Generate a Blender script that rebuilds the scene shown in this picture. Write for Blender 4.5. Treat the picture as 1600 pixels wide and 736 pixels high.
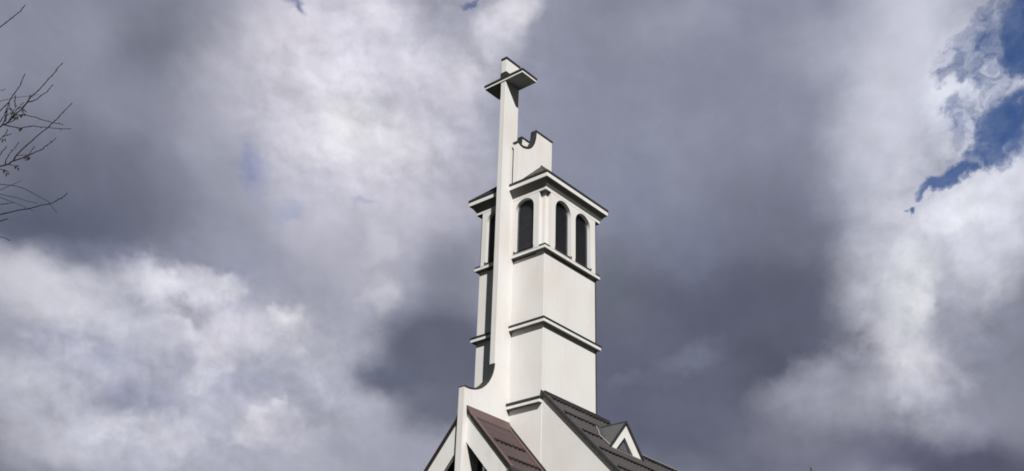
import bpy, bmesh, math, random
from mathutils import Vector, Matrix
R = math.radians
random.seed(7)
for o in list(bpy.data.objects): bpy.data.objects.remove(o)
S = bpy.context.scene
COL = S.collection

# ------------------------------------------------------------------ camera
F_PX, PITCH, ROLL, EYE = 1730.64, 28.402, 1.869, 1.6      # focal length in photo pixels (1600 wide)
cam = bpy.data.cameras.new('camera'); co = bpy.data.objects.new('camera', cam); COL.objects.link(co)
cam.sensor_width = 36; cam.lens = 36 * F_PX / 1600; cam.clip_start = .1; cam.clip_end = 9000
fw = Vector((0, math.cos(R(PITCH)), math.sin(R(PITCH)))); up = Vector((0, -math.sin(R(PITCH)), math.cos(R(PITCH)))); rt = Vector((1, 0, 0))
cr, sr = math.cos(R(ROLL)), math.sin(R(ROLL))
crt = rt*cr + up*sr; cup = up*cr - rt*sr
m = Matrix.Identity(4)
for i in range(3): m[i][0] = crt[i]; m[i][1] = cup[i]; m[i][2] = -fw[i]
m.translation = Vector((0, 0, EYE)); co.matrix_world = m
S.camera = co
def ray(px, py):
    a, b = px-800, py-368
    return (crt*(a/F_PX) - cup*(b/F_PX) + fw)
def at(px, py, dist):
    return Vector((0, 0, EYE)) + ray(px, py).normalized()*dist

# ------------------------------------------------------------------ church frame
YAW = 40.7498; CX, CY = 1.5316, 45.8888
CH_ROT = R(90-YAW)
Ux, Vx = Vector((math.sin(R(YAW)), math.cos(R(YAW)), 0)), Vector((-math.cos(R(YAW)), math.sin(R(YAW)), 0))

# ------------------------------------------------------------------ sun, sky, exposure
travel = (Ux*1.0 + Vx*1.276 + Vector((0, 0, -1.30))).normalized()
sun_d = -travel
sun_el = math.asin(sun_d.z); sun_az = math.atan2(sun_d.x, sun_d.y)   # clockwise from +Y
sl = bpy.data.lights.new('sun', 'SUN'); sl.energy = 4.9; sl.angle = R(.55); sl.color = (1, .982, .95)
so = bpy.data.objects.new('sun', sl); COL.objects.link(so); so.rotation_euler = travel.to_track_quat('-Z', 'Y').to_euler(); so.location = (0, -20, 60)
S.view_settings.view_transform = 'Standard'; S.view_settings.look = 'None'; S.view_settings.gamma = 1; S.view_settings.exposure = 0
S.view_settings.use_curve_mapping = False
S.render.filter_size = 1.8; S.cycles.pixel_filter_type = 'BLACKMAN_HARRIS'; S.cycles.filter_width = 1.8
SKY_GAIN = 1.0
S.cycles.diffuse_bounces = 1
S.render.engine = 'CYCLES'
W = bpy.data.worlds.new('World'); S.world = W; W.use_nodes = True
nt = W.node_tree; nt.nodes.clear()
def lin(c): return tuple(((x/255)/12.92 if x/255 <= .04045 else (((x/255)+.055)/1.055)**2.4) for x in c)
def N(t, **k):
    n = nt.nodes.new(t)
    for a, b in k.items(): setattr(n, a, b)
    return n
def L(a, b): nt.links.new(a, b)
def math_n(op, a, b=None, clamp=False):
    n = N('ShaderNodeMath', operation=op, use_clamp=clamp)
    for i, v in enumerate((a, b)):
        if v is None: continue
        if isinstance(v, (int, float)): n.inputs[i].default_value = v
        else: L(v, n.inputs[i])
    return n.outputs[0]
tc = N('ShaderNodeTexCoord'); nrm = N('ShaderNodeVectorMath', operation='NORMALIZE'); L(tc.outputs['Generated'], nrm.inputs[0])
sp = N('ShaderNodeSeparateXYZ'); L(nrm.outputs[0], sp.inputs[0])
az = math_n('ARCTAN2', sp.outputs[0], sp.outputs[1]); el = math_n('ARCSINE', sp.outputs[2])
azd = math_n('MULTIPLY', math_n('MULTIPLY', az, math_n('COSINE', el)), 180/math.pi); eld = math_n('MULTIPLY', el, 180/math.pi)
cb = N('ShaderNodeCombineXYZ'); L(azd, cb.inputs[0]); L(eld, cb.inputs[1]); CO = cb.outputs[0]
def to_sky(px, py):
    d = ray(px, py).normalized(); e = math.asin(d.z); return math.degrees(math.atan2(d.x, d.y)*math.cos(e)), math.degrees(e)
def noise(vec, scale, detail, rough=.55, dist=0., off=(0, 0, 0)):
    mp = N('ShaderNodeVectorMath', operation='ADD'); L(vec, mp.inputs[0]); mp.inputs[1].default_value = off
    n = N('ShaderNodeTexNoise'); L(mp.outputs[0], n.inputs['Vector'])
    n.inputs['Scale'].default_value = scale; n.inputs['Detail'].default_value = detail; n.inputs['Roughness'].default_value = rough
    n.inputs['Distortion'].default_value = dist; return n
def warp(vec, specs):
    cur = vec
    for scale, detail, amp, off in specs:
        n = noise(vec, scale, detail, .55, 0, off)
        s = N('ShaderNodeVectorMath', operation='SUBTRACT'); L(n.outputs['Color'], s.inputs[0]); s.inputs[1].default_value = (.5, .5, .5)
        k = N('ShaderNodeVectorMath', operation='MULTIPLY'); L(s.outputs[0], k.inputs[0]); k.inputs[1].default_value = (amp, amp, 0)
        a = N('ShaderNodeVectorMath', operation='ADD'); L(cur, a.inputs[0]); L(k.outputs[0], a.inputs[1]); cur = a.outputs[0]
    return cur
WS = warp(CO, [(.16, 2, 2.4, (3, 7, 0)), (.55, 5, 1.7, (13, 2, 5))])               # soft cloud masses
WC = warp(CO, [(.30, 3, 1.5, (9, 4, 2)), (.8, 8, 2.3, (1, 8, 4))])                 # billowing, torn edges
DEG = math.pi/180*F_PX
def blob_mask(vec, cx, cy, rx, ry, ang, inner):
    X, Y = to_sky(cx, cy); X2, Y2 = to_sky(cx+10, cy); rot = math.atan2(Y2-Y, X2-X) + R(ang)
    mp = N('ShaderNodeMapping', vector_type='TEXTURE'); L(vec, mp.inputs['Vector'])
    mp.inputs['Location'].default_value = (X, Y, 0); mp.inputs['Rotation'].default_value = (0, 0, rot); mp.inputs['Scale'].default_value = (rx/DEG, ry/DEG, 1)
    ln = N('ShaderNodeVectorMath', operation='LENGTH'); L(mp.outputs[0], ln.inputs[0])
    mr = N('ShaderNodeMapRange', interpolation_type='SMOOTHSTEP'); L(ln.outputs['Value'], mr.inputs[0])
    mr.inputs[1].default_value = inner; mr.inputs[2].default_value = 1.0; mr.inputs[3].default_value = 1; mr.inputs[4].default_value = 0
    return mr.outputs[0]
def mix(fac, a, b):
    n = N('ShaderNodeMix', data_type='RGBA'); n.clamp_factor = True
    if isinstance(fac, (int, float)): n.inputs[0].default_value = fac
    else: L(fac, n.inputs[0])
    for i, v in ((6, a), (7, b)):
        if isinstance(v, tuple): n.inputs[i].default_value = (*v, 1)
        else: L(v, n.inputs[i])
    return n.outputs[2]
# cloud masses: (edge kind, centre x, y, radii, tilt, inner, opacity, colour) -- s = soft, c = billowing
BLOBS = [
 # broad masses
 ('s', 150, 40, 420, 190, 0, .1, 1, (134, 137, 154)),
 ('s', 120, 300, 310, 185, -8, .15, 1, (104, 108, 126)),
 ('s', 60, 370, 250, 90, -5, .1, .9, (90, 96, 116)),
 ('s', 230, 85, 150, 80, 20, .0, .75, (116, 121, 138)),
 ('s', 140, 60, 90, 70, 60, .0, .45, (150, 154, 170)),
 ('s', 180, 170, 120, 40, -35, .0, .45, (134, 139, 155)),
 ('s', 545, 180, 285, 300, 15, .35, 1, (197, 195, 208)),
 ('s', 330, 620, 480, 230, -5, .45, 1, (172, 173, 188)),
 ('s', 1150, 160, 400, 430, 0, .55, 1, (136, 140, 159)),
 ('s', 1120, 560, 460, 260, 0, .45, 1, (96, 99, 118)),
 ('s', 1215, 330, 190, 130, -20, .0, .8, (114, 117, 136)),
 ('s', 985, 330, 110, 150, 10, .0, .7, (122, 126, 147)),
 ('s', 1400, 130, 130, 330, 6, .15, .95, (196, 198, 212)),
 ('s', 1330, 60, 160, 90, 10, .0, .5, (178, 180, 196)),
 ('s', 1040, 30, 160, 70, 20, .0, .5, (157, 160, 176)),
 # upper left white mass
 ('c', 470, 60, 120, 95, 30, .2, .85, (206, 203, 214)), ('c', 330, 130, 60, 40, -30, .0, .4, (168, 170, 184)),
 ('c', 560, 200, 120, 120, 10, .2, .85, (215, 214, 222)),
 ('c', 545, 185, 60, 50, 0, .0, .8, (226, 226, 228)), ('c', 640, 230, 90, 60, -10, .0, .7, (220, 219, 227)), ('c', 540, 100, 60, 60, 0, .0, .5, (216, 214, 224)),
 ('c', 640, 90, 110, 70, -30, .1, .7, (200, 198, 210)),
 ('c', 720, 130, 80, 50, 30, .1, .6, (208, 206, 216)),
 ('c', 600, 25, 60, 30, 0, .1, .5, (214, 212, 220)),
 ('c', 800, 15, 75, 50, 40, .0, .85, (224, 222, 230)), ('s', 770, 60, 90, 70, 40, .0, .6, (206, 205, 216)),
 ('s', 710, 280, 100, 100, 0, .1, .6, (184, 184, 199)),
 ('s', 470, 300, 110, 70, 0, .1, .6, (186, 186, 202)),
 ('s', 345, 230, 80, 100, 20, .0, .5, (165, 168, 184)),
 ('c', 396, 268, 34, 66, 5, .2, .8, (146, 155, 194)), ('c', 388, 278, 18, 42, 0, .0, .85, (126, 138, 184)),
 ('c', 455, 335, 40, 26, 0, .1, .55, (160, 168, 198)),
 ('c', 575, 318, 26, 12, 0, .1, .6, (164, 170, 196)),
 # lower left
 ('s', 60, 460, 190, 62, -15, .1, .95, (196, 196, 206)),
 ('s', 190, 412, 260, 26, -4, .0, .5, (112, 117, 144)), ('s', 370, 395, 120, 80, 0, .0, .8, (150, 153, 171)), ('s', 355, 290, 120, 140, 0, .0, .7, (152, 155, 171)),
 ('c', 255, 440, 100, 52, -6, .1, 1, (210, 210, 220)),
 ('c', 340, 450, 60, 36, 10, .2, .8, (212, 211, 221)),
 ('c', 350, 520, 140, 55, 5, .2, .9, (201, 200, 211)),
 ('c', 288, 488, 44, 22, -20, .1, .9, (150, 151, 165)), ('c', 320, 430, 34, 24, 0, .0, .5, (190, 189, 201)),
 ('c', 448, 495, 40, 26, 50, .0, .7, (220, 219, 225)),
 ('s', 110, 545, 130, 45, -10, .1, .85, (156, 160, 180)),
 ('s', 215, 625, 95, 50, -10, .2, .9, (138, 142, 162)),
 ('s', 310, 590, 90, 35, 0, .0, .7, (160, 163, 180)),
 ('c', 30, 600, 95, 70, 10, .2, .9, (188, 190, 203)),
 ('c', 90, 690, 120, 50, 5, .2, .9, (186, 187, 200)),
 ('c', 275, 680, 70, 45, 20, .2, .8, (194, 194, 207)),
 ('c', 430, 655, 60, 45, 30, .2, .85, (199, 198, 211)),
 ('s', 370, 690, 60, 40, 0, .1, .6, (168, 170, 186)),
 ('s', 500, 600, 70, 60, 0, .1, .7, (166, 168, 184)),
 ('s', 560, 420, 110, 120, 0, .1, .85, (176, 176, 190)),
 ('c', 600, 460, 50, 40, 50, .2, .8, (196, 195, 206)),
 ('c', 590, 380, 40, 50, 0, .2, .7, (193, 192, 204)),
 ('s', 700, 440, 75, 100, 0, .2, .9, (128, 131, 147)),
 ('s', 690, 560, 150, 120, -5, .35, 1, (97, 101, 119)),
 ('s', 590, 590, 90, 50, -20, .1, .9, (93, 99, 119)),
 ('s', 700, 650, 120, 60, 0, .2, .9, (100, 104, 121)),
 ('c', 510, 560, 50, 60, 20, .1, .6, (180, 180, 194)),
 ('c', 560, 700, 95, 38, -10, .2, .85, (166, 167, 183)),
 ('c', 470, 690, 60, 34, 0, .2, .7, (188, 188, 201)),
 ('c', 445, 620, 18, 16, 0, .2, .8, (206, 206, 217)),
 ('s', 400, 590, 55, 30, 0, .1, .6, (150, 155, 175)),
 # lower right
 ('s', 1120, 480, 150, 90, 10, .0, .7, (88, 92, 111)),
 ('s', 1210, 560, 110, 60, -20, .0, .8, (84, 87, 104)),
 ('c', 1080, 560, 75, 38, 20, .1, .6, (118, 122, 142)),
 ('c', 980, 590, 60, 18, 12, .1, .5, (112, 116, 135)),
 ('s', 1390, 410, 125, 150, 0, .1, .9, (192, 194, 206)),
 ('s', 1330, 620, 205, 85, 12, .1, .9, (160, 161, 176)),
 ('c', 1240, 610, 100, 50, 25, .0, .6, (158, 159, 176)),
 ('c', 1290, 580, 60, 45, 40, .0, .5, (168, 168, 184)),
 ('s', 1200, 690, 120, 40, 0, .1, .6, (128, 130, 148)),
 ('s', 1430, 560, 90, 90, 0, .1, .9, (184, 185, 199)),
 ('s', 1510, 430, 90, 130, 0, .1, .8, (176, 178, 193)), ('s', 1580, 520, 85, 140, 0, .2, .95, (136, 139, 156)),
 ('s', 1520, 360, 130, 120, -20, .3, 1, (196, 198, 211)),
 ('s', 1500, 732, 210, 62, -4, .1, .95, (88, 88, 112)),
 ('s', 1270, 725, 90, 30, 0, .0, .6, (122, 124, 142)),
 ('s', 960, 450, 80, 120, 0, .0, .7, (100, 105, 117)), ('s', 1105, 370, 90, 110, 0, .0, .6, (121, 125, 148)), ('s', 1090, 640, 150, 60, 0, .0, .5, (104, 107, 127)),
 ('s', 1415, 470, 62, 140, 2, .1, .8, (208, 209, 218)), ('c', 1424, 445, 48, 115, 4, .3, .9, (214, 216, 223)), ('c', 1438, 470, 24, 60, 4, .1, .8, (224, 226, 231)),
 ('c', 1428, 570, 52, 62, 0, .1, .85, (212, 213, 220)), ('s', 1440, 610, 90, 50, 0, .0, .6, (186, 187, 200)),
 ('c', 1560, 290, 120, 60, 25, .4, 1, (205, 207, 219)),
 ('c', 1490, 330, 70, 38, 20, .3, .9, (212, 214, 224)),
 ('c', 1595, 230, 30, 40, 0, .3, .9, (205, 208, 222)),
 ('c', 1490, 110, 50, 110, 0, .1, .6, (208, 210, 222)),
 ('c', 1540, 130, 90, 150, 0, .3, .85, (214, 217, 228)),
]
BLUES = [  # windows through the cloud to the blue behind: (x, y, rx, ry, tilt, inner, strength)
 (1610, 40, 85, 105, 0, .3, .95), (1582, 185, 88, 68, 20, .3, .95), (1545, 235, 64, 38, 20, .3, .9), (1478, 278, 62, 22, 32, .4, .9), (1450, 300, 34, 12, 32, .3, .85),
 (1525, 70, 50, 85, -10, .4, .72), (1505, 185, 48, 80, 0, .3, .58), (1550, 140, 60, 60, 0, .3, .6), (1416, 338, 9, 9, 0, .2, .85), (462, 4, 32, 18, -20, .0, .8), (510, -2, 30, 9, 0, .0, .45), (733, 2, 20, 12, 30, .2, .7),
 (1650, 140, 60, 90, 0, .4, 1),
]
# unseen sky outside the view, invented dark to cut fill light, with blue patches
n1 = noise(nrm.outputs[0], 1.6, 7, .55, .3, (4, 2, 1)); n2 = noise(nrm.outputs[0], 3.5, 6, .55, .2, (1, 5, 3))
mr = N('ShaderNodeMapRange'); L(n1.outputs['Fac'], mr.inputs[0]); mr.inputs[1].default_value = .32; mr.inputs[2].default_value = .72
cur = mix(mr.outputs[0], lin((46, 48, 58)), lin((98, 100, 112)))
view = blob_mask(CO, 800, 368, 1150, 720, 0, .72)
local = mix(1.0, lin((150, 152, 169)), lin((150, 152, 169)))
for k, cx, cy, rx, ry, ang, inner, op, c in BLOBS:
    f = blob_mask(WS if k == 's' else WC, cx, cy, rx, ry, ang, inner)
    if op < 1: f = math_n('MULTIPLY', f, op)
    if sum(c) > 570: c = tuple(min(250, x*1.03) for x in c)
    if sum(c) < 440: c = (c[0], c[1], c[2]-1)
    local = mix(f, local, lin(c))
REL = [(270, 590, 420, 210, 0, .4, 1), (600, 150, 330, 260, 0, .4, .9), (1460, 430, 190, 360, 0, .4, .8), (1270, 620, 180, 110, 10, .2, .4)]
relm = None
for b in REL:
    f = math_n('MULTIPLY', blob_mask(CO, *b[:6]), b[6]); relm = f if relm is None else math_n('MAXIMUM', relm, f)
relm = math_n('ADD', math_n('MULTIPLY', relm, .80), .20)
# fine relief of the cloud: billows at several sizes
nb = noise(WC, .28, 8, .58, .0, (2, 6, 9)); nb2 = noise(WS, .12, 6, .5, 0, (7, 1, 2))
rel = N('ShaderNodeMapRange'); L(nb.outputs['Fac'], rel.inputs[0]); rel.inputs[1].default_value = .3; rel.inputs[2].default_value = .7; rel.inputs[3].default_value = .87; rel.inputs[4].default_value = 1.13
rel2 = N('ShaderNodeMapRange'); L(nb2.outputs['Fac'], rel2.inputs[0]); rel2.inputs[1].default_value = .3; rel2.inputs[2].default_value = .7; rel2.inputs[3].default_value = .90; rel2.inputs[4].default_value = 1.10
WP = warp(CO, [(.5, 4, 1.4, (5, 5, 1))])
na = noise(WP, .42, 9, .56, .0, (0, 0, 0)); nc = noise(WP, .42, 9, .56, .0, (.30, .42, 0)); dd_ = math_n('SUBTRACT', na.outputs['Fac'], nc.outputs['Fac'])
emb = math_n('ADD', math_n('MULTIPLY', math_n('MULTIPLY', dd_, .85), relm), 1.0)
def sstep(v, a, b, k):
    n = N('ShaderNodeMapRange', interpolation_type='SMOOTHSTEP'); L(v, n.inputs[0]); n.inputs[1].default_value = a; n.inputs[2].default_value = b; n.inputs[3].default_value = 0; n.inputs[4].default_value = k
    return n.outputs[0]
WQ = warp(CO, [(.45, 3, 1.3, (6, 1, 3)), (1.3, 5, .7, (2, 9, 4))])
pf = noise(WQ, .36, 6, .52, .0, (12, 3, 6))
bright = sstep(math_n('SUBTRACT', relm, .20), .2, .75, 1.0)
local = mix(math_n('MULTIPLY', sstep(pf.outputs['Fac'], .47, .72, .42), bright), local, lin((226, 225, 232)))
inv = math_n('SUBTRACT', 1.0, pf.outputs['Fac'])
local = mix(math_n('MULTIPLY', sstep(inv, .52, .76, .34), bright), local, lin((148, 150, 167)))
vm = N('ShaderNodeVectorMath', operation='SCALE'); L(local, vm.inputs[0]); relw = math_n('ADD', math_n('MULTIPLY', math_n('SUBTRACT', rel.outputs[0], 1.0), math_n('ADD', math_n('MULTIPLY', relm, .65), .35)), 1.0)
L(math_n('MULTIPLY', math_n('MULTIPLY', relw, rel2.outputs[0]), emb), vm.inputs['Scale'])
clouds = mix(view, cur, vm.outputs[0])
cov = None
for b in BLUES:
    f = math_n('MULTIPLY', blob_mask(WC, *b[:6]), b[6])
    cov = f if cov is None else math_n('MAXIMUM', cov, f)
wisp = noise(WC, .9, 11, .62, .1, (3, 3, 8))
cv = math_n('ADD', cov, math_n('MULTIPLY', math_n('SUBTRACT', wisp.outputs['Fac'], .5), math_n('MULTIPLY', math_n('SUBTRACT', 1.12, cov), 3.2)))
cvm = N('ShaderNodeMapRange', interpolation_type='SMOOTHSTEP'); L(cv, cvm.inputs[0]); cvm.inputs[1].default_value = .05; cvm.inputs[2].default_value = 1.12
gate = N('ShaderNodeMapRange'); L(cov, gate.inputs[0]); gate.inputs[1].default_value = .02; gate.inputs[2].default_value = .25
cov = math_n('MULTIPLY', cvm.outputs[0], gate.outputs[0])
mr2 = N('ShaderNodeMapRange'); L(n2.outputs['Fac'], mr2.inputs[0]); mr2.inputs[1].default_value = .56; mr2.inputs[2].default_value = .66
out_blue = math_n('MULTIPLY', math_n('MULTIPLY', mr2.outputs[0], math_n('SUBTRACT', 1.0, view)), sstep(eld, 22, 42, .9))
cov = math_n('MAXIMUM', cov, out_blue, True)
sky = N('ShaderNodeTexSky', sky_type='NISHITA'); sky.sun_disc = False; sky.sun_elevation = sun_el; sky.sun_rotation = sun_az
sky.air_density = 1.0; sky.dust_density = .4; sky.ozone_density = 2.0
hs = N('ShaderNodeHueSaturation'); L(sky.outputs[0], hs.inputs['Color']); hs.inputs['Saturation'].default_value = 1.25; hs.inputs['Hue'].default_value = .515
bg1 = N('ShaderNodeBackground'); L(hs.outputs[0], bg1.inputs[0]); bg1.inputs[1].default_value = .088
bg2 = N('ShaderNodeBackground'); L(clouds, bg2.inputs[0]); bg2.inputs[1].default_value = SKY_GAIN
ms = N('ShaderNodeMixShader'); L(cov, ms.inputs[0]); L(bg2.outputs[0], ms.inputs[1]); L(bg1.outputs[0], ms.inputs[2])
wo = N('ShaderNodeOutputWorld'); L(ms.outputs[0], wo.inputs[0])
W.cycles.sampling_method = 'MANUAL'; W.cycles.sample_map_resolution = 512

# ------------------------------------------------------------------ materials
def mat(name, base, rough=.8, spec=.3, metal=0., build=None):
    m_ = bpy.data.materials.new(name); m_.use_nodes = True; t = m_.node_tree; b = t.nodes['Principled BSDF']
    b.inputs['Base Color'].default_value = (*base, 1); b.inputs['Roughness'].default_value = rough
    b.inputs['Specular IOR Level'].default_value = spec; b.inputs['Metallic'].default_value = metal
    if build: build(t, b)
    return m_
def tn(t, typ, **k):
    n = t.nodes.new(typ)
    for a, b in k.items(): setattr(n, a, b)
    return n
def tnoise(t, scale3, detail=5, rough=.55, sc=1.0, off=(0, 0, 0)):
    tcx = tn(t, 'ShaderNodeTexCoord'); mp = tn(t, 'ShaderNodeMapping'); t.links.new(tcx.outputs['Object'], mp.inputs[0])
    mp.inputs['Scale'].default_value = scale3; mp.inputs['Location'].default_value = off
    n = tn(t, 'ShaderNodeTexNoise'); t.links.new(mp.outputs[0], n.inputs['Vector']); n.inputs['Scale'].default_value = sc
    n.inputs['Detail'].default_value = detail; n.inputs['Roughness'].default_value = rough; return n.outputs['Fac']
def tmr(t, v, a, b, c=0., d=1., sm=False):
    n = tn(t, 'ShaderNodeMapRange'); t.links.new(v, n.inputs[0])
    if sm: n.interpolation_type = 'SMOOTHSTEP'
    for i, x in enumerate((a, b, c, d)): n.inputs[i+1].default_value = x
    return n.outputs[0]
def tmix(t, f, a, b):
    n = tn(t, 'ShaderNodeMix', data_type='RGBA')
    if isinstance(f, float): n.inputs[0].default_value = f
    else: t.links.new(f, n.inputs[0])
    for i, v in ((6, a), (7, b)):
        if isinstance(v, tuple): n.inputs[i].default_value = (*v, 1)
        else: t.links.new(v, n.inputs[i])
    return n.outputs[2]
def tm(t, op, a, b):
    n = tn(t, 'ShaderNodeMath', operation=op)
    for i, v in ((0, a), (1, b)):
        if isinstance(v, (int, float)): n.inputs[i].default_value = v
        else: t.links.new(v, n.inputs[i])
    return n.outputs[0]
def tbump(t, b, h, strength, dist):
    n = tn(t, 'ShaderNodeBump'); n.inputs['Strength'].default_value = strength; n.inputs['Distance'].default_value = dist
    t.links.new(h, n.inputs['Height']); t.links.new(n.outputs[0], b.inputs['Normal'])
def stucco(t, b):
    blot = tmr(t, tnoise(t, (.45, .45, .35), 5, .6), .38, .66)
    streak = tmr(t, tnoise(t, (2.6, 2.6, .22), 6, .6, 1, (3, 1, 2)), .52, .74)
    fine = tmr(t, tnoise(t, (9, 9, 9), 4, .6), .3, .7)
    c = tmix(t, blot, (.79, .775, .755), (.755, .712, .68))
    c = tmix(t, tm(t, 'MULTIPLY', streak, .26), c, (.60, .55, .48))
    c = tmix(t, tm(t, 'MULTIPLY', fine, .12), c, (.66, .63, .58))
    t.links.new(c, b.inputs['Base Color'])
    tbump(t, b, tnoise(t, (40, 40, 40), 4, .6), .25, .01)
STUCCO = mat('white_render', (.76, .73, .69), .9, .15, 0, stucco)
def trimb(t, b):
    d = tmr(t, tnoise(t, (3, 3, 1.2), 6, .65, 1, (8, 2, 1)), .5, .75)
    t.links.new(tmix(t, tm(t, 'MULTIPLY', d, .4), (.80, .785, .755), (.58, .54, .46)), b.inputs['Base Color'])
TRIM = mat('white_trim', (.8, .78, .75), .8, .2, 0, trimb)
def dmetal(t, b):
    d = tmr(t, tnoise(t, (2.2, 2.2, 2.2), 5, .6), .35, .7)
    t.links.new(tmix(t, d, (.030, .031, .031), (.052, .050, .047)), b.inputs['Base Color'])
DARK = mat('dark_sheet_metal', (.035, .035, .035), .5, .35, 0, dmetal)
def louv(t, b):
    d = tmr(t, tnoise(t, (1.5, 1.5, 6), 5, .6), .35, .7)
    t.links.new(tmix(t, d, (.105, .110, .125), (.145, .150, .168)), b.inputs['Base Color'])
LOUV = mat('dark_louvre_paint', (.025, .026, .03), .55, .3, 0, louv)
def roofm(c1, c2, c3):
    def f(t, b):
        d = tmr(t, tnoise(t, (.7, .7, .7), 5, .65), .38, .66); e = tmr(t, tnoise(t, (6, 1.2, 1.2), 5, .6), .45, .75)
        c = tmix(t, d, c1, c2); c = tmix(t, tm(t, 'MULTIPLY', e, .45), c, c3)
        t.links.new(c, b.inputs['Base Color']); tbump(t, b, tnoise(t, (14, 14, 14), 4, .6), .15, .01)
    return f
ROOF = mat('brown_grey_tile_sheet', (.06, .055, .055), .6, .25, 0, roofm((.064, .059, .059), (.078, .066, .066), (.054, .055, .056)))
PROOF = mat('brown_tile_sheet', (.07, .055, .05), .6, .25, 0, roofm((.068, .054, .052), (.082, .052, .049), (.056, .052, .052)))
FLASH = mat('reddish_brown_flashing', (.1, .065, .06), .55, .3, 0, roofm((.115, .075, .07), (.135, .085, .078), (.085, .065, .062)))
GREYM = mat('grey_sheet_metal', (.07, .075, .075), .5, .35, 0, roofm((.062, .066, .066), (.080, .083, .082), (.05, .054, .054)))
SOFF = mat('shade_grey_paint', (.30, .30, .31), .8, .2); SOFSH = mat('shade_grey_render', (.22, .212, .20), .9, .1)  # both greys put the shade of the undersides into the colour
GUARD = mat('dark_brown_metal', (.032, .026, .026), .6, .2)
PALEM = mat('bare_zinc', (.42, .43, .45), .45, .5, .3)
GLASS = mat('dark_window_glass', (.012, .014, .016), .12, .5)
def barkb(t, b):
    d = tnoise(t, (6, 6, 3), 6, .6); t.links.new(tmix(t, d, (.030, .026, .024), (.075, .065, .055)), b.inputs['Base Color'])
BARK = mat('bark', (.05, .045, .04), .9, .1, 0, barkb)
CATK = mat('catkin', (.05, .04, .022), .9, .1)
def groundb(t, b):
    a = tmr(t, tnoise(t, (.06, .06, .06), 6, .6), .4, .6); c = tmix(t, a, (.026, .036, .016), (.040, .040, .025))
    g = tmr(t, tnoise(t, (3, 3, 3), 6, .7), .3, .7); t.links.new(tmix(t, tm(t, 'MULTIPLY', g, .5), c, (.018, .024, .011)), b.inputs['Base Color'])
GROUND = mat('grass_ground', (.07, .08, .04), .95, .1, 0, groundb)
def pavb(t, b):
    g = tmr(t, tnoise(t, (8, 8, 8), 6, .7), .3, .7); t.links.new(tmix(t, g, (.045, .045, .044), (.062, .061, .06)), b.inputs['Base Color'])
PAVE = mat('asphalt', (.12, .12, .12), .9, .2, 0, pavb)

# ------------------------------------------------------------------ mesh builder (church coordinates: u, v, z above the eye)
class MB:
    def __init__(s): s.v = []; s.f = []
    def add(s, vs, fs):
        k = len(s.v); s.v += [tuple(x) for x in vs]; s.f += [tuple(i+k for i in f) for f in fs]; return s
    def box(s, u0, u1, v0, v1, z0, z1):
        return s.add([(u0, v0, z0), (u1, v0, z0), (u1, v1, z0), (u0, v1, z0), (u0, v0, z1), (u1, v0, z1), (u1, v1, z1), (u0, v1, z1)],
                     [(0, 3, 2, 1), (4, 5, 6, 7), (0, 1, 5, 4), (1, 2, 6, 5), (2, 3, 7, 6), (3, 0, 4, 7)])
    def prism(s, poly, axis, a, b):          # poly (p, q) in the two other axes, extruded a..b along axis
        def mk(p, q, w): return {'u': (w, p, q), 'v': (p, w, q), 'z': (p, q, w)}[axis]
        n = len(poly); vs = [mk(p, q, a) for p, q in poly]+[mk(p, q, b) for p, q in poly]
        return s.add(vs, [tuple(range(n))[::-1], tuple(range(n, 2*n))]+[(i, (i+1) % n, n+(i+1) % n, n+i) for i in range(n)])
    def quad(s, a, b, c, d): return s.add([a, b, c, d], [(0, 1, 2, 3)])
    def strip(s, line, axis, a, b, t_out, t_in=0.0):   # band following an open polyline (p,q), thickness to its left
        n = len(line); off = []
        for i in range(n):
            p0 = Vector(line[max(0, i-1)]); p1 = Vector(line[min(n-1, i+1)]); d = (p1-p0).normalized(); nn = Vector((-d.y, d.x)); off.append(nn)
        poly_o = [tuple(Vector(line[i])+off[i]*t_out) for i in range(n)]; poly_i = [tuple(Vector(line[i])-off[i]*t_in) for i in range(n)]
        for i in range(n-1):
            s.prism([poly_i[i], poly_i[i+1], poly_o[i+1], poly_o[i]], axis, a, b)
        return s
    def tube(s, pts, rad, n=6):
        k0 = len(s.v); ring = []
        for i, p in enumerate(pts):
            p = Vector(p); d = (Vector(pts[min(i+1, len(pts)-1)])-Vector(pts[max(i-1, 0)])).normalized()
            a = d.cross(Vector((0, 0, 1)));  a = a if a.length > .05 else d.cross(Vector((1, 0, 0))); a.normalize(); b = d.cross(a)
            r_ = rad[i] if isinstance(rad, (list, tuple)) else rad
            for j in range(n): s.v.append(tuple(p+(a*math.cos(2*math.pi*j/n)+b*math.sin(2*math.pi*j/n))*r_))
        for i in range(len(pts)-1):
            for j in range(n):
                s.f.append((k0+i*n+j, k0+i*n+(j+1) % n, k0+(i+1)*n+(j+1) % n, k0+(i+1)*n+j))
        s.f.append(tuple(k0+j for j in range(n))[::-1]); s.f.append(tuple(k0+(len(pts)-1)*n+j for j in range(n))); return s
    def build(s, name, m_, parent=None, bevel=0, lift=EYE, smooth=False, weld=True, loc=None):
        me = bpy.data.meshes.new(name); me.from_pydata([(x, y, z+lift) for x, y, z in s.v], [], s.f); me.update()
        bm = bmesh.new(); bm.from_mesh(me)
        if weld: bmesh.ops.remove_doubles(bm, verts=bm.verts, dist=.0004)
        bmesh.ops.recalc_face_normals(bm, faces=bm.faces); bm.to_mesh(me); bm.free()
        me.materials.append(m_); o = bpy.data.objects.new(name, me); COL.objects.link(o)
        if parent: o.parent = parent
        if bevel:
            md = o.modifiers.new('bevel', 'BEVEL'); md.width = bevel; md.segments = 2; md.limit_method = 'ANGLE'; md.angle_limit = R(40)
        if smooth:
            for p in me.polygons: p.use_smooth = True
        return o
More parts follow.
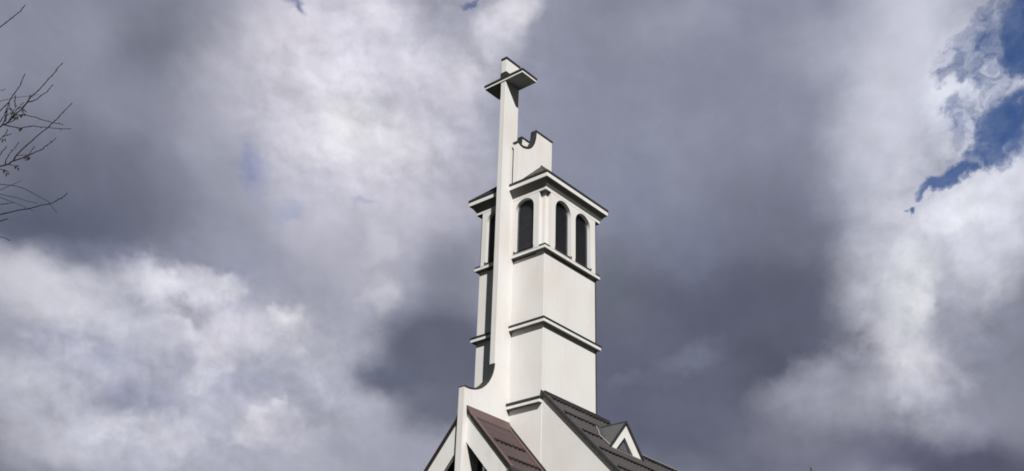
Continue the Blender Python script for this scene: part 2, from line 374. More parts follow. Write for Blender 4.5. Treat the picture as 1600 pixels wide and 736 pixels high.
def tag(o, label, cat, group=None, kind=None):
    if label: o['label'] = label
    if cat: o['category'] = cat
    if group: o['group'] = group
    if kind: o['kind'] = kind
    return o
def lab(o, label): o['label'] = label; return o

# ------------------------------------------------------------------ ground
g = MB(); NR = 48
g.add([(4000*math.cos(2*math.pi*i/NR), 4000*math.sin(2*math.pi*i/NR), 0) for i in range(NR)], [tuple(range(NR))])
tag(g.build('ground', GROUND, lift=0), 'grassy ground round the church', None, kind='structure')
pv = MB(); pv.prism([(-9, 30), (8, 26), (14, 40), (-3, 46)], 'z', -.1, .004)
tag(pv.build('forecourt', PAVE, lift=0), 'dark asphalt forecourt before the church', None, kind='structure')

# ------------------------------------------------------------------ church
CH = bpy.data.objects.new('church', None); COL.objects.link(CH); CH.location = (CX, CY, 0); CH.rotation_euler = (0, 0, CH_ROT)
tag(CH, 'white rendered church with tall square belfry tower, cross and brown roofs', 'church')
TW, TV, G0 = 4.0, 4.035, -EYE
MU, MV = TW/2, TV/2
tower = MB().box(0, TW, 0, TV, G0, 24.05).build('tower_wall', STUCCO, CH, bevel=.012)
# string courses: two-part band (white fascia, dark flashing on top)
def course(name, e, z0, z1, cap, parent, u0=0, u1=TW, v0=0, v1=TV, capover=.025):
    o = MB().box(u0-e, u1+e, v0-e, v1+e, z0, z1-cap).build(name, TRIM, parent, bevel=.012)
    i = e-.018; MB().box(u0-i, u1+i, v0-i, v1+i, z0-.006, z0-.001).build('shade_soffit', SOFSH, o)  # thin sheet added; its grey deepens the shade under the ledge
    if cap:
        c = MB().box(u0-e-capover, u1+e+capover, v0-e-capover, v1+e+capover, z1-cap+.002, z1-.03)
        c.box(u0-e+.05, u1+e-.05, v0-e+.05, v1+e-.05, z1-.03, z1+.03)
        c.build('flashing', DARK, o, bevel=.008)
    return o
course('string_course', .2, 20.375, 20.64, .11, CH)
course('belfry_sill', .19, 24.13, 24.27, 0, CH)
# dark angle flashing behind the sill at the four corner recesses
for (u, v, a, b) in ((0, 0, -1, -1), (TW, 0, 1, -1), (0, TV, -1, 1), (TW, TV, 1, 1)):
    x0, x1 = sorted((u+a*.175, u-a*.205)); y0, y1 = sorted((v+b*.175, v-b*.205)); MB().box(x0, x1, y0, y1, 24.262, 24.375).build('corner_flashing', DARK, CH, bevel=.01)
# dark strip at the far end of the sill seen against the sky
MB().box(TW+.01, TW+.215, -.03, TV+.215, 24.272, 24.33).box(-.03, TW, TV+.01, TV+.215, 24.272, 24.33).build('sill_flashing', DARK, CH)
# belfry storey
for u0 in (0, TW-.5):
    for v0 in (0, TV-.5): MB().box(u0, u0+.5, v0, v0+.5, 24.05, 27.4).build('corner_pier', STUCCO, CH, bevel=.012)
MB().box(.42, TW-.42, .42, TV-.42, 24.05, 27.6).build('belfry_core', LOUV, CH)
def arch_pts(a, b, zs, n=18):
    c, r_ = (a+b)/2, (b-a)/2
    return [(c-r_*math.cos(math.pi*i/n), zs+r_*math.sin(math.pi*i/n)) for i in range(n+1)]
def bay(side, wins, z0=24.27, z1=27.258, zb=24.33, ztop=27.20):
    """one wall of the belfry, standing 20 cm proud between the corner recesses, with two arched louvred openings"""
    full = TW if side in ('front', 'back') else TV
    def P(s, d, z):     # s along the wall, d depth inwards from the tower's face
        return {'front': (s, d, z), 'back': (s, TV-d, z), 'left': (d, s, z), 'right': (TW-d, s, z)}[side]
    s0, s1 = .215, full-.215; mb = MB(); face = -.2; dep = .09
    def q(a, b, c, d, dd=face): mb.quad(P(a[0], dd, a[1]), P(b[0], dd, b[1]), P(c[0], dd, c[1]), P(d[0], dd, d[1]))
    prev = s0
    for a, b in wins:
        q((prev, z0), (a, z0), (a, z1), (prev, z1)); prev = b
        q((a, z0), (b, z0), (b, zb), (a, zb))
        zs = ztop-(b-a)/2; ap = arch_pts(a, b, zs)
        for i in range(len(ap)-1): q(ap[i], ap[i+1], (ap[i+1][0], z1), (ap[i][0], z1))
        loop = [(a, zb)]+ap+[(b, zb)]
        for i in range(len(loop)-1):
            (x, z), (x2, zz) = loop[i], loop[i+1]; mb.quad(P(x, face, z), P(x2, face, zz), P(x2, dep+.05, zz), P(x, dep+.05, z))
        mb.quad(P(b, face, zb), P(a, face, zb), P(a, dep+.05, zb), P(b, dep+.05, zb))
    q((prev, z0), (s1, z0), (s1, z1), (prev, z1))
    for s in (s0, s1): mb.quad(P(s, face, z0), P(s, .06, z0), P(s, .06, z1), P(s, face, z1))
    mb.quad(P(s0, face, z1), P(s1, face, z1), P(s1, .06, z1), P(s0, .06, z1)); mb.quad(P(s0, face, z0), P(s1, face, z0), P(s1, .06, z0), P(s0, .06, z0))
    wall = mb.build('belfry_wall', STUCCO, CH)
    for a, b in wins:
        zs = ztop-(b-a)/2; c, r_ = (a+b)/2, (b-a)/2
        fr = MB(); ap = [(a, zb)]+arch_pts(a, b, zs)+[(b, zb)]; w = .055
        inn = [(a+w, zb)]+[(c-(r_-w)*math.cos(math.pi*i/18), zs+(r_-w)*math.sin(math.pi*i/18)) for i in range(19)]+[(b-w, zb)]
        for i in range(len(ap)-1):
            A, B, Cc, D = ap[i], ap[i+1], inn[i+1], inn[i]
            vs = [P(x, dd, z) for dd in (.0, .07) for x, z in (A, B, Cc, D)]
            fr.add(vs, [(0, 1, 2, 3), (4, 5, 6, 7), (0, 1, 5, 4), (2, 3, 7, 6), (1, 2, 6, 5), (3, 0, 4, 7)])
        win = fr.build('belfry_window', LOUV, CH)
        sl_ = MB(); z = zb+.04
        while z < ztop-.06:
            h = z+.05
            half = r_-w if h < zs else math.sqrt(max(0, (r_-w)**2-(h-zs)**2))
            if half > .06:
                A = [P(c-half, .01, z), P(c+half, .01, z), P(c+half, .09, z+.075), P(c-half, .09, z+.075)]
                B = [P(c-half, .01, z+.014), P(c+half, .01, z+.014), P(c+half, .09, z+.089), P(c-half, .09, z+.089)]
                sl_.add(A+B, [(0, 1, 2, 3), (4, 5, 6, 7), (0, 1, 5, 4), (2, 3, 7, 6), (1, 2, 6, 5), (3, 0, 4, 7)])
            z += .12
        sl_.build('louvre', LOUV, win, weld=False)
        bk = MB(); pp = [(a, zb)]+arch_pts(a, b, zs)+[(b, zb)]
        bk.add([P(x, .125, z) for x, z in pp], [tuple(range(len(pp)))]); bk.build('backing_board', LOUV, win)
        sd = MB(); x0, y0, _ = P(a-.03, -.235, 0); x1, y1, _ = P(b+.03, .02, 0)
        sd.box(min(x0, x1), max(x0, x1), min(y0, y1), max(y0, y1), zb+.002, zb+.035)
        for e in (a-.03, b+.0):
            x0, y0, _ = P(e, -.235, 0); x1, y1, _ = P(e+.03, -.19, 0); sd.box(min(x0, x1), max(x0, x1), min(y0, y1), max(y0, y1), zb+.035, zb+.12)
        sd.build('window_sill', DARK, win)
bay('front', [(.57, 1.80), (2.16, 3.39)])
bay('left', [(.53, 1.68), (2.36, 3.51)])
bay('right', [(.53, 1.68), (2.36, 3.51)])
bay('back', [(.57, 1.80), (2.16, 3.39)])
# cornice
fz = MB().box(-.2, TW+.2, -.2, TV+.2, 27.272, 27.66).build('frieze', STUCCO, CH, bevel=.01)
cn = MB()
def ring(e0, z0, e1, z1):
    lo = [(-e0, -e0, z0), (TW+e0, -e0, z0), (TW+e0, TV+e0, z0), (-e0, TV+e0, z0)]; hi = [(-e1, -e1, z1), (TW+e1, -e1, z1), (TW+e1, TV+e1, z1), (-e1, TV+e1, z1)]
    cn.add(lo+hi, [(0, 1, 5, 4), (1, 2, 6, 5), (2, 3, 7, 6), (3, 0, 4, 7)])
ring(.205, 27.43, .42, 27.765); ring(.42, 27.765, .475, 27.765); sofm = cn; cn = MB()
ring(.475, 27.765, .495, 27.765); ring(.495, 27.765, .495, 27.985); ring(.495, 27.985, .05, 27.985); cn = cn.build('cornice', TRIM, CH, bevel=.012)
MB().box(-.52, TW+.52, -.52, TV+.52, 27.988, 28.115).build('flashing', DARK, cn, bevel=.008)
sofm.build('shade_soffit', SOFSH, cn); MB().box(-.185, TW+.185, -.185, TV+.185, 27.262, 27.270).build('shade_soffit', SOFSH, fz)  # cornice and frieze undersides, shade painted in as grey
# pyramid roof of sheet metal, hips at 45 degrees
pr = MB(); e = .46; zt = 28.08+MU+e
pr.add([(-e, -e, 28.085), (TW+e, -e, 28.085), (TW+e, TV+e, 28.085), (-e, TV+e, 28.085), (MU, MV, zt)], [(0, 1, 4), (1, 2, 4), (2, 3, 4), (3, 0, 4), (3, 2, 1, 0)])
tr = pr.build('tower_roof', DARK, CH)
hp = MB()
for (a, b) in ((-e, -e), (TW+e, -e), (-e, TV+e), (TW+e, TV+e)): hp.tube([(a, b, 28.10), (MU, MV, zt+.02)], .045, 6)
for k in range(1, 9):     # standing seams
    t_ = -e+k*(TW+2*e)/9
    for fl in (0, 1):
        h = min(t_+e, TW+e-t_)
        if fl == 0: hp.tube([(-e, t_, 28.09), (-e+h, t_, 28.09+h)], .014, 4); hp.tube([(TW+e, t_, 28.09), (TW+e-h, t_, 28.09+h)], .014, 4)
        else: hp.tube([(t_, -e, 28.09), (t_, -e+h, 28.09+h)], .014, 4); hp.tube([(t_, TV+e, 28.09), (t_, TV+e-h, 28.09+h)], .014, 4)
hp.build('roof_seams', DARK, tr)

# ---- cross fin: buttress below, post and arm above
VP, VT = 1.872, .3155
curve = [(-1.066, 18.50), (-1.085, 18.30), (-1.15, 18.05), (-1.27, 17.78), (-1.42, 17.54), (-1.62, 17.32), (-1.86, 17.12), (-2.12, 16.98), (-2.38, 16.89), (-2.62, 16.845), (-2.82, 16.835), (-2.966, 16.84)]
but = MB().prism([(-.0, G0), (-2.966, G0)]+curve[::-1]+[(.0, 18.50)], 'v', VP, VP+VT).build('buttress_fin', STUCCO, CH)
MB().strip(curve[::-1], 'v', VP-.025, VP+VT+.025, .06, .0).build('coping', DARK, but)
cross = MB().box(-1.066, -.0, VP, VP+VT, 18.48, 35.48).build('cross_post', STUCCO, CH, bevel=.012)
MB().box(-1.10, .035, VP-.035, VP+VT+.035, 35.482, 35.60).build('coping', DARK, cross, bevel=.008)
ar = MB().box(-1.105, .04, .728, 3.265, 34.085, 34.205).build('cross_arm', TRIM, cross, bevel=.01)
sf_ = MB().box(-1.085, .02, .748, VP-.002, 34.073, 34.083).build('shade_soffit_panel', SOFF, ar); MB().box(-1.085, .02, VP+VT+.002, 3.245, 34.073, 34.083).build('shade_soffit_panel', SOFF, ar)  # added sheets whose grey stands in for shade under the arm
MB().box(-1.135, .07, .698, 3.295, 34.207, 34.33).build('flashing', DARK, ar, bevel=.008)
MB().box(-1.095, .03, VP-.03, VP+VT+.03, 34.332, 34.66).build('base_flashing', DARK, ar)
# ---- pair of curved parapet plates either side of the post
def plate(v0, v1):
    cv = [(-.46, 30.42), (-.30, 30.35), (-.10, 30.33), (.12, 30.38), (.34, 30.48), (.54, 30.63), (.70, 30.83), (.83, 31.08), (.91, 31.36), (.945, 31.62), (.955, 31.80)]
    o = MB().prism([(2.25, 28.6), (-.46, 28.1)]+cv+[(2.25, 31.80)], 'v', v0, v1).build('curved_parapet', STUCCO, CH)
    c = MB().strip([(-.53, 30.45)]+cv, 'v', v0-.035, v1+.035, .085, .0)
    c.box(.90, 2.29, v0-.035, v1+.035, 31.802, 31.885); c.build('coping', DARK, o); return o
plate(1.42, 1.69); plate(2.37, 2.64)
MB().box(-.40, -.05, 1.62, 1.80, 28.09, 28.28).build('roof_upstand', DARK, CH)
# thin dark conductor down the far corner
MB().tube([(TW+.035, .0, 16.9), (TW+.035, .0, 24.1)], .035, 8).tube([(TW+.03, -.02, 24.3), (TW+.03, -.02, 27.27)], .035, 8).build('rain_pipe', DARK, CH)

# ---- nave
SL = 1.055; ZN = 17.09
def zr(v): return ZN+SL*v if v < 0 else ZN
EV = -7.6; LN = 17.0; ZF = 15.17; VF = (ZF-ZN)/SL; UB = 5.0
side = [(EV+.4, G0), (-0.003, G0), (-0.003, ZN-.125), (EV+.4, zr(EV+.4)-.125)]
low = [(EV+.4, G0), (TV-EV-.4, G0), (TV-EV-.4, zr(EV+.4)-.35), (TV-VF+.5, ZF-.9), (VF-.5, ZF-.9), (EV+.4, zr(EV+.4)-.35)]
nw = MB().prism(side, 'u', .018, TW+.045); nw.prism([(TV-p, q) for p, q in side], 'u', .018, TW+.045); nw.prism(low, 'u', TW+.05, LN-.2)
nw.build('nave_wall', STUCCO, CH)
def tiles(mb, u0f, u1f, ztop_v, zbot_v, zf, pitch_vec, wave=.22, amp=.011, course_=.475, sgn=1, mirror=None):
    """profiled metal tile sheets: waves across, a small step down at every course"""
    length = math.hypot(ztop_v-zbot_v, zf(ztop_v)-zf(zbot_v)); n = int(length/course_)+1; slope = Vector((ztop_v-zbot_v, zf(ztop_v)-zf(zbot_v))).normalized()
    nrm_ = Vector((-slope.y, slope.x)); nrm_ = nrm_ if nrm_.y > 0 else -nrm_
    for k in range(n):
        a, b = k*length/n, (k+1)*length/n
        va = ztop_v-slope.x*a; vb = ztop_v-slope.x*b; za = zf(ztop_v)-slope.y*a; zb_ = zf(ztop_v)-slope.y*b
        ua0, ua1 = max(u0f(va), u0f(vb)), u1f((va+vb)/2)
        m_ = max(1, int((ua1-ua0)/(wave/6))); rows = [[], [], []]
        for i in range(m_+1):
            u = ua0+(ua1-ua0)*i/m_; w_ = amp*(math.cos(2*math.pi*u/wave)) 
            for r_, (v_, z_, o_) in enumerate(((va, za, .0), (vb, zb_, .004), (vb, zb_, 0.0))):
                vv = v_+nrm_.x*(w_+o_+amp); zz = z_+nrm_.y*(w_+o_+amp)
                rows[r_].append((u, vv if mirror is None else mirror-vv, zz))
        for r_ in (0, 1):
            k0 = len(mb.v); mb.v += rows[r_]+rows[r_+1]
            for i in range(m_): mb.f.append((k0+i, k0+i+1, k0+m_+1+i+1, k0+m_+1+i))
def guards(rows, vz, parent, mirror=None, name='snow_guard'):
    for (z, u0, u1) in rows:
        v = vz(z); mb = MB(); n = max(2, int((u1-u0)/.26)); d = Vector((vz(z+.5)-vz(z-.5), 1.0)).normalized(); nn = Vector((-d.y, d.x)); nn = nn if nn.y > 0 else -nn
        f = (lambda x: x) if mirror is None else (lambda x: mirror-x)
        def pt(u, a, h): return (u, f(v+d.x*a+nn.x*h), z+d.y*a+nn.y*h)
        def bar(ua, ub, a0, a1, h0, h1):
            mb.add([pt(ua, a0, h0), pt(ub, a0, h0), pt(ub, a1, h0), pt(ua, a1, h0), pt(ua, a0, h1), pt(ub, a0, h1), pt(ub, a1, h1), pt(ua, a1, h1)],
                   [(0, 3, 2, 1), (4, 5, 6, 7), (0, 1, 5, 4), (1, 2, 6, 5), (2, 3, 7, 6), (3, 0, 4, 7)])
        bar(u0, u1, 0, .02, .04, .075)
        for i in range(n):
            uu = u0+(u1-u0)*(i+.5)/n; bar(uu-.065, uu+.065, -.12, .004, .02, .085)
        mb.build(name, GUARD, parent, weld=False)
def nave_roof(mirror):
    f = (lambda x: x) if mirror is None else (lambda x: mirror-x)
    base = MB()
    def plane(pts, th=.12):      # sheet under the tiles, given as (u, v) on the slope
        top = [(u, f(v), zr(v)) for u, v in pts]; bot = [(x, y, z-th) for x, y, z in top]; n = len(top)
        base.add(top+bot, [tuple(range(n)), tuple(range(n, 2*n))[::-1]]+[(i, (i+1) % n, n+(i+1) % n, n+i) for i in range(n)])
    plane([(.012, -.0), (UB, -.0), (UB, VF), (LN, VF), (LN, EV), (.012, EV)])
    base.box(UB-.1, LN, min(f(VF), f(.0)) if mirror is None else TV-.02, max(f(VF), f(.0)) if mirror is not None else .02, ZF-.15, ZF-.01)
    o = base.build('nave_roof', ROOF, CH)
    t1 = MB(); tiles(t1, lambda v: -.0, lambda v: UB-.05, -.05, VF, lambda v: zr(v), None, mirror=mirror)
    tiles(t1, lambda v: -.0, lambda v: LN, VF, EV, lambda v: zr(v), None, mirror=mirror)
    t1.build('tile_sheet', ROOF, o, smooth=False)
    # verge: stepped dark flashing
    vg = MB()
    for (u0, u1, dz0, dz1) in ((-.075, .03, -.10, .055), (-.055, .09, .055, .10), (.092, .15, -.02, .07)):
        pts = [(f(.02), ZN+dz0), (f(EV), zr(EV)+dz0), (f(EV), zr(EV)+dz1), (f(.02), ZN+dz1)]
        vg.prism(pts, 'u', u0, u1)
    vg.build('verge_flashing', DARK, o)
    rows = [(16.88, .35, 4.9), (16.05, .25, 4.9 if mirror is not None else 2.75), (15.08, .3, 4.9 if mirror is not None else 1.75), (14.14, .3, LN-.2), (13.2, .3, LN-.2), (12.25, .3, LN-.2), (11.3, .3, LN-.2)]
    guards(rows, lambda z: (z-ZN)/SL, o, mirror)
    if mirror is None: guards([(15.0, 4.75, LN-.3)], lambda z: (z-ZN)/SL, o, mirror)
    # abutment flashing along the tower and the pale ridge edge further back
    fl = MB().box(.12, TW+.2, *sorted((f(-.075), f(-.003))), ZN-.06, ZN+.09)
    fl.box(TW+.2, UB+.02, *sorted((f(-.09), f(TV/2))), ZN-.06, ZN+.06); fl.build('abutment_flashing', DARK, o)
    MB().box(UB, LN, *sorted((f(VF-.02), f(VF+.10))), ZF+.035, ZF+.065).build('ridge_edge', PALEM, o)
    bw = MB().add([(UB, f(.02), ZN), (UB, f(VF), ZF), (UB, f(.02), ZF), (UB+.05, f(.02), ZN), (UB+.05, f(VF), ZF), (UB+.05, f(.02), ZF)], [(0, 1, 2), (3, 5, 4), (0, 1, 4, 3), (1, 2, 5, 4), (2, 0, 3, 5)])
    bw.build('roof_end', ROOF, o)
    return o
nr = nave_roof(None); nave_roof(TV)
MB().box(TW+.0, UB+.02, 0, TV, ZF-.1, ZN).build('roof_turret', ROOF, CH)
# lower cornice across the tower front, either side of the fin
for (v0, v1) in ((-.02, VP-.002), (VP+VT+.002, TV+.02)):
    lc = MB().box(-.2, .01, v0, v1, 16.585, 16.735).build('lower_cornice', TRIM, CH, bevel=.012)
    MB().box(-.185, .005, v0+.01, v1, 16.578, 16.584).build('shade_soffit', SOFSH, lc)  # added sheet, shade under the ledge painted into it
    MB().box(-.225, .01, v0-.02 if v0 < 0 else v0, v1, 16.737, 16.86).build('flashing', DARK, lc, bevel=.006)
# ---- dormer
DV = -2.26; dz = 14.70; da = (3.07, 16.05); dl = (1.86, dz); dr = (4.30, dz)
dorm = bpy.data.objects.new('dormer', None); COL.objects.link(dorm); dorm.parent = CH
def dback(z): return (z-ZN)/SL
ins = [(3.01, 15.41), (2.33, dz), (3.66, dz)]
fr = MB()
def gable(mb, outer, inner, v0, v1):     # outer/inner = (apex, left, right)
    oa, ol, orr = outer; ia, il, ir = inner
    mb.prism([ol, oa, ia, il], 'v', v0, v1); mb.prism([oa, orr, ir, ia], 'v', v0, v1)
gable(fr, (da, dl, dr), ins, DV, DV+.12); fr.build('gable_board', TRIM, dorm)
MB().prism([(ins[1][0]-.2, dz), (ins[0][0], ins[0][1]+.1), (ins[2][0]+.2, dz)], 'v', DV+.14, DV+.18).build('dormer_window', LOUV, dorm)
rf = MB()
def slope_(a, b, th):
    (ua, za), (ub, zb_) = a, b; d = Vector((ub-ua, zb_-za)).normalized(); nn = Vector((-d.y, d.x)); nn = nn if nn.y > 0 else -nn
    a2 = (ua+nn.x*th, za+nn.y*th); b2 = (ub+nn.x*th+d.x*.05, zb_+nn.y*th+d.y*.05); b = (ub+d.x*.05, zb_+d.y*.05)
    va, vb = dback(za)+.15, dback(zb_)+.15; f0 = DV-.06
    vs = [(ua, f0, za), (b[0], f0, b[1]), (b[0], vb, b[1]), (ua, va, za), (a2[0], f0, a2[1]), (b2[0], f0, b2[1]), (b2[0], vb, b2[1]), (a2[0], va, a2[1])]
    rf.add(vs, [(0, 3, 2, 1), (4, 5, 6, 7), (0, 1, 5, 4), (1, 2, 6, 5), (2, 3, 7, 6), (3, 0, 4, 7)])
slope_(da, dl, .06); slope_(da, dr, .06)
ro = rf.build('dormer_roof', GREYM, dorm, weld=False)
MB().tube([(da[0], DV-.09, da[1]+.06), (da[0], dback(da[1])+.2, da[1]+.06)], .06, 8).build('ridge_cap', DARK, ro)
vf = MB(); vf.strip([dl, (2.5, dz-.0)], 'v', DV-.03, DV-.0, .0, .03)
ed = MB()
for a, b in ((da, dl), (da, dr)):
    d = (Vector(b)-Vector(a)).normalized(); nn = Vector((-d.y, d.x)); nn = nn if nn.y > 0 else -nn
    p = [Vector(a)-nn*.005, Vector(b)-nn*.005+d*.06, Vector(b)+nn*.085+d*.06, Vector(a)+nn*.085]; ed.prism([tuple(x) for x in p], 'v', DV-.085, DV-.055)
ed.build('verge_trim', DARK, ro)
MB().box(1.85, 4.35, DV-.03, DV+.02, dz-.01, dz+.012).build('sill_strip', PALEM, dorm)
fz_ = MB(); fz_.tube([(1.88, DV-.05, dz+.05), (1.86, DV+.5, zr(DV+.5)+.06), (2.15, DV+.75, zr(DV+.75)+.07), (2.62, dback(da[1])-.02, da[1]+.05)], .022, 6)
fz_.build('valley_edge', PALEM, dorm)

# ---- gabled front bay
PS = 1.15; PZ = 16.0; PF = -2.69
pe = 2.66        # half width to the eave
def zp(v): return PZ-PS*abs(v-MV)
th = 1.24        # vertical depth of the white gable band
gb = MB()
for s in (-1, 1):
    o0 = (MV, PZ-.085); o1 = (MV+s*pe*.955, PZ-.085-PS*pe*.955); cut = pe*.955
    i0 = (MV, PZ-.14-th); i1 = (MV+s*(cut-.0), PZ-.14-th-PS*cut)
    gb.prism([o0, o1, (o1[0], o1[1]-.02), (MV+s*(cut-.42), o1[1]-.42), (MV+s*(cut-.32), i0[1]-PS*(cut-.32)), i0], 'u', PF, PF+.16)
gb.build('gable_band', TRIM, CH)
pr_ = MB(); pd_ = MB()
for s in (-1, 1):
    a = (MV, PZ); b = (MV+s*pe, PZ-PS*pe); pr_.prism([a, b, (b[0], b[1]-.13), (a[0], a[1]-.13)], 'u', PF-.05, -.0)
prf = pr_.build('porch_roof', PROOF, CH)
for mir in (None, 2*MV):
    t2 = MB(); tiles(t2, lambda v: PF+.17, lambda v: -.22, MV-.17, MV-pe, lambda v: zp(v), None, mirror=mir); t2.build('tile_sheet', PROOF, prf)
    guards([(14.44, PF+.35, -.3), (13.53, PF+.35, -.22)], lambda z: MV-(PZ-z)/PS, prf, mir)
    f = (lambda x: x) if mir is None else (lambda x: mir-x)
    vg = MB()
    def sl2(u0, u1, d0, d1, va=0.0, vb=pe):
        vg.prism([(f(MV-va), zp(MV-va)+d0), (f(MV-vb), zp(MV-vb)+d0), (f(MV-vb), zp(MV-vb)+d1), (f(MV-va), zp(MV-va)+d1)], 'u', u0, u1)
    sl2(PF-.05, PF+.17, .03, .085); sl2(-.24, -.003, .03, .085); vg.build('verge_flashing', FLASH, prf); vg = MB(); sl2(PF-.075, PF-.052, -.09, .088); vg.build('verge_edge', GUARD, prf)
    v2 = MB(); 
    for i in range(1): v2.prism([(f(MV-.155), zp(MV-.155)+.2), (f(MV-.175), zp(MV-.175)+.18), (f(MV-.44), zp(MV-.44)+.035), (f(MV-.44), zp(MV-.44)+.085), (f(MV-.19), zp(MV-.19)+.26)], 'u', PF-.1, -.003)
    v2.build('ridge_flashing', FLASH, prf)
    MB().prism([(f(MV-.158), zp(MV-.158)-.0), (f(MV-pe), zp(MV-pe)+.0), (f(MV-pe), zp(MV-pe)+.20), (f(MV-.158), zp(MV-.158)+.20)], 'u', -.022, -.002).build('wall_flashing', DARK, prf)
    gu = MB(); zz = zp(MV-pe)-.12; vv = f(MV-pe-.04); gu.tube([(PF-.12, vv, zz), (-.0, vv, zz)], .075, 10); gu.build('gutter', DARK, prf)
bw = MB().box(PF+.3, -.0, MV-pe+.35, MV-pe+.6, G0, zp(MV-pe)-.0).box(PF+.3, -.0, MV+pe-.6, MV+pe-.35, G0, zp(MV-pe)-.0)
bw.build('bay_wall', STUCCO, CH)
gz = bpy.data.objects.new('gable_window', None); COL.objects.link(gz); gz.parent = CH
MB().prism([(MV-2.2, 9.0), (MV+2.2, 9.0), (MV+2.2, 13.2), (MV, 15.6), (MV-2.2, 13.2)], 'u', -1.9, -1.86).build('pane', GLASS, gz)
mu = MB()
for s in (-1, 1):
    for k in (.62, 1.25, 1.85): mu.box(-1.96, -1.90, MV+s*k-.03, MV+s*k+.03, 9, min(15.3-PS*k, 15.2))
mu.build('mullion', DARK, gz); MB().box(-2.12, -2.02, MV-.74, MV-.62, 9, 13.9).box(-2.12, -2.02, MV+.62, MV+.74, 9, 13.9).build('column', TRIM, gz)

# ------------------------------------------------------------------ thin mast beyond the church
mp_ = at(1267, 730.5, 64); mx, my, mz = mp_
ms_ = MB().tube([(0, 0, -.3), (0, 0, mz*.5), (0, 0, mz-1.6), (0, 0, mz)], [.16, .11, .06, .05], 10)
mo = bpy.data.objects.new('mast', None); COL.objects.link(mo); mo.location = (mx, my, 0)
tag(mo, 'thin grey mast whose tip just shows at the bottom edge, right of church', 'mast')
ms_.build('pole', GREYM, mo, lift=0); MB().tube([(0, 0, -.05), (0, 0, .25)], .28, 12).build('foot', PAVE, mo, lift=0)

# ------------------------------------------------------------------ bare tree at the left edge
TD = 9.0
tree = bpy.data.objects.new('bare_tree', None); COL.objects.link(tree)
base = at(-330, 700, 10.0); tree.location = (base.x, base.y, 0); T0 = Vector((base.x, base.y, 0))
tag(tree, 'leafless tree with thin dark budding twigs reaching in from the left edge', 'tree')
def loc(p): return p-T0
top = at(-420, -260, 10.8)
tp = [Vector((0, 0, -.1)), Vector((.03, .02, .8)), Vector((-.04, .05, 2.2)), loc(at(-350, 560, 10.0)), loc(at(-330, 400, 10.05)), loc(at(-350, 230, 10.2)), loc(at(-380, 40, 10.4)), loc(top)]
MB().tube(tp, [.22, .17, .14, .115, .09, .07, .045, .012], 14).build('trunk', BARK, tree, lift=0, smooth=True)
def wig(pts, n=3, amp=.012):
    out = []
    for i in range(len(pts)-1):
        for k in range(n):
            t_ = k/n; p = pts[i].lerp(pts[i+1], t_)
            if 0 < i or k > 0: p = p+Vector((random.uniform(-1, 1), random.uniform(-1, 1), random.uniform(-1, 1)))*amp
            out.append(p)
    out.append(pts[-1]); return out
tw = MB(); bud = MB(); cat = MB()
def limb(a, b, r0, r1, mb, amp=.03):
    p = wig([a, a.lerp(b, .5)+Vector((0, 0, .05)), b], 4, amp); mb.tube(p, [r0+(r1-r0)*i/(len(p)-1) for i in range(len(p))], 8)
lm = MB()
hubs = {'t': (at(-130, 110, 9.2), tp[5]+T0), 'a': (at(-120, 270, 9.0), tp[4]+T0), 'f': (at(-125, 330, 9.1), tp[4]+T0), 'l': (at(-140, 380, 9.3), tp[3]+T0)}
for k, (h, s_) in hubs.items(): limb(loc(s_), loc(h), .05, .016, lm)
lm.build('limb', BARK, tree, lift=0, smooth=True)
def twig(px, hub, d0, d1, w0=1.9, w1=.9, catkins=(), buds=True, amp=.003):
    pts = [loc(at(x, y, d0+(d1-d0)*i/(len(px)-1))) for i, (x, y) in enumerate(px)]
    if hub: pts = [loc(hubs[hub][0])]+pts
    p = wig(pts, 2, amp); n = len(p); k = d0/F_PX/2*.8
    tw.tube(p, [k*(w0+(w1-w0)*(i/(n-1))**.8) for i in range(n)], 6)
    if buds:
        for i in range(3, n-1):
            q_ = p[i].lerp(p[i+1], random.random()); d = (p[min(i+1, n-1)]-p[i]).normalized()
            sd_ = Vector((random.uniform(-1, 1), random.uniform(-1, 1), random.uniform(-1, 1))).normalized()
            e_ = q_+(d*.8+sd_*.7).normalized()*random.uniform(.008, .016); bud.tube([q_, q_.lerp(e_, .5), e_], [k*.8, k*1.45, k*.4], 5)
        bud.tube([p[-1], p[-1]+(p[-1]-p[-2]).normalized()*.012, p[-1]+(p[-1]-p[-2]).normalized()*.024], [k*1.0, k*1.7, k*.4], 6)
    return p
A = [(0, 198.4), (9, 193), (22.4, 181), (32, 171.5), (43.4, 158.8), (50.8, 148.3), (62, 138.6), (76.2, 122.9), (86.7, 111), (95.4, 101)]
twig([(0, 42.4), (8.7, 35.3), (16.3, 30.4), (23.9, 24.5), (31.5, 17.9), (37.5, 10)], 't', 9.0, 8.8, 2.2, 1.2)
twig(A, 'a', 8.9, 8.6, 2.9, 1.3)
twig(A[4:5]+[(52.3, 157.3), (62.8, 150.5), (74, 143.8), (80.7, 134.8)], None, 8.77, 8.6, 2.1, 1.2)
twig([(0, 173.7), (13.5, 159.5), (21, 149), (32.1, 133.3), (37.4, 119.1)], 'a', 8.9, 8.8, 2.4, 1.2)
twig([(22, 181), (25.4, 179), (40.4, 179.7), (56.8, 183.4), (70.3, 188), (83.7, 192.4), (96.4, 194.2)], None, 8.85, 8.3, 2.0, 1.1)
twig([(7.5, 195.4), (19.4, 197.9), (31.4, 199.9), (50.8, 196.7), (62.8, 198.2), (79.2, 200.2), (106.9, 201.2)], None, 8.88, 8.4, 2.1, 1.1)
twig([(0, 260.3), (13.5, 255.8), (20.9, 251.3), (26.9, 241.6), (41.9, 226.6), (57.5, 213.9), (74.7, 199), (83.7, 191.5), (96, 178), (109.9, 164)], 'f', 8.8, 8.3, 3.0, 1.3)
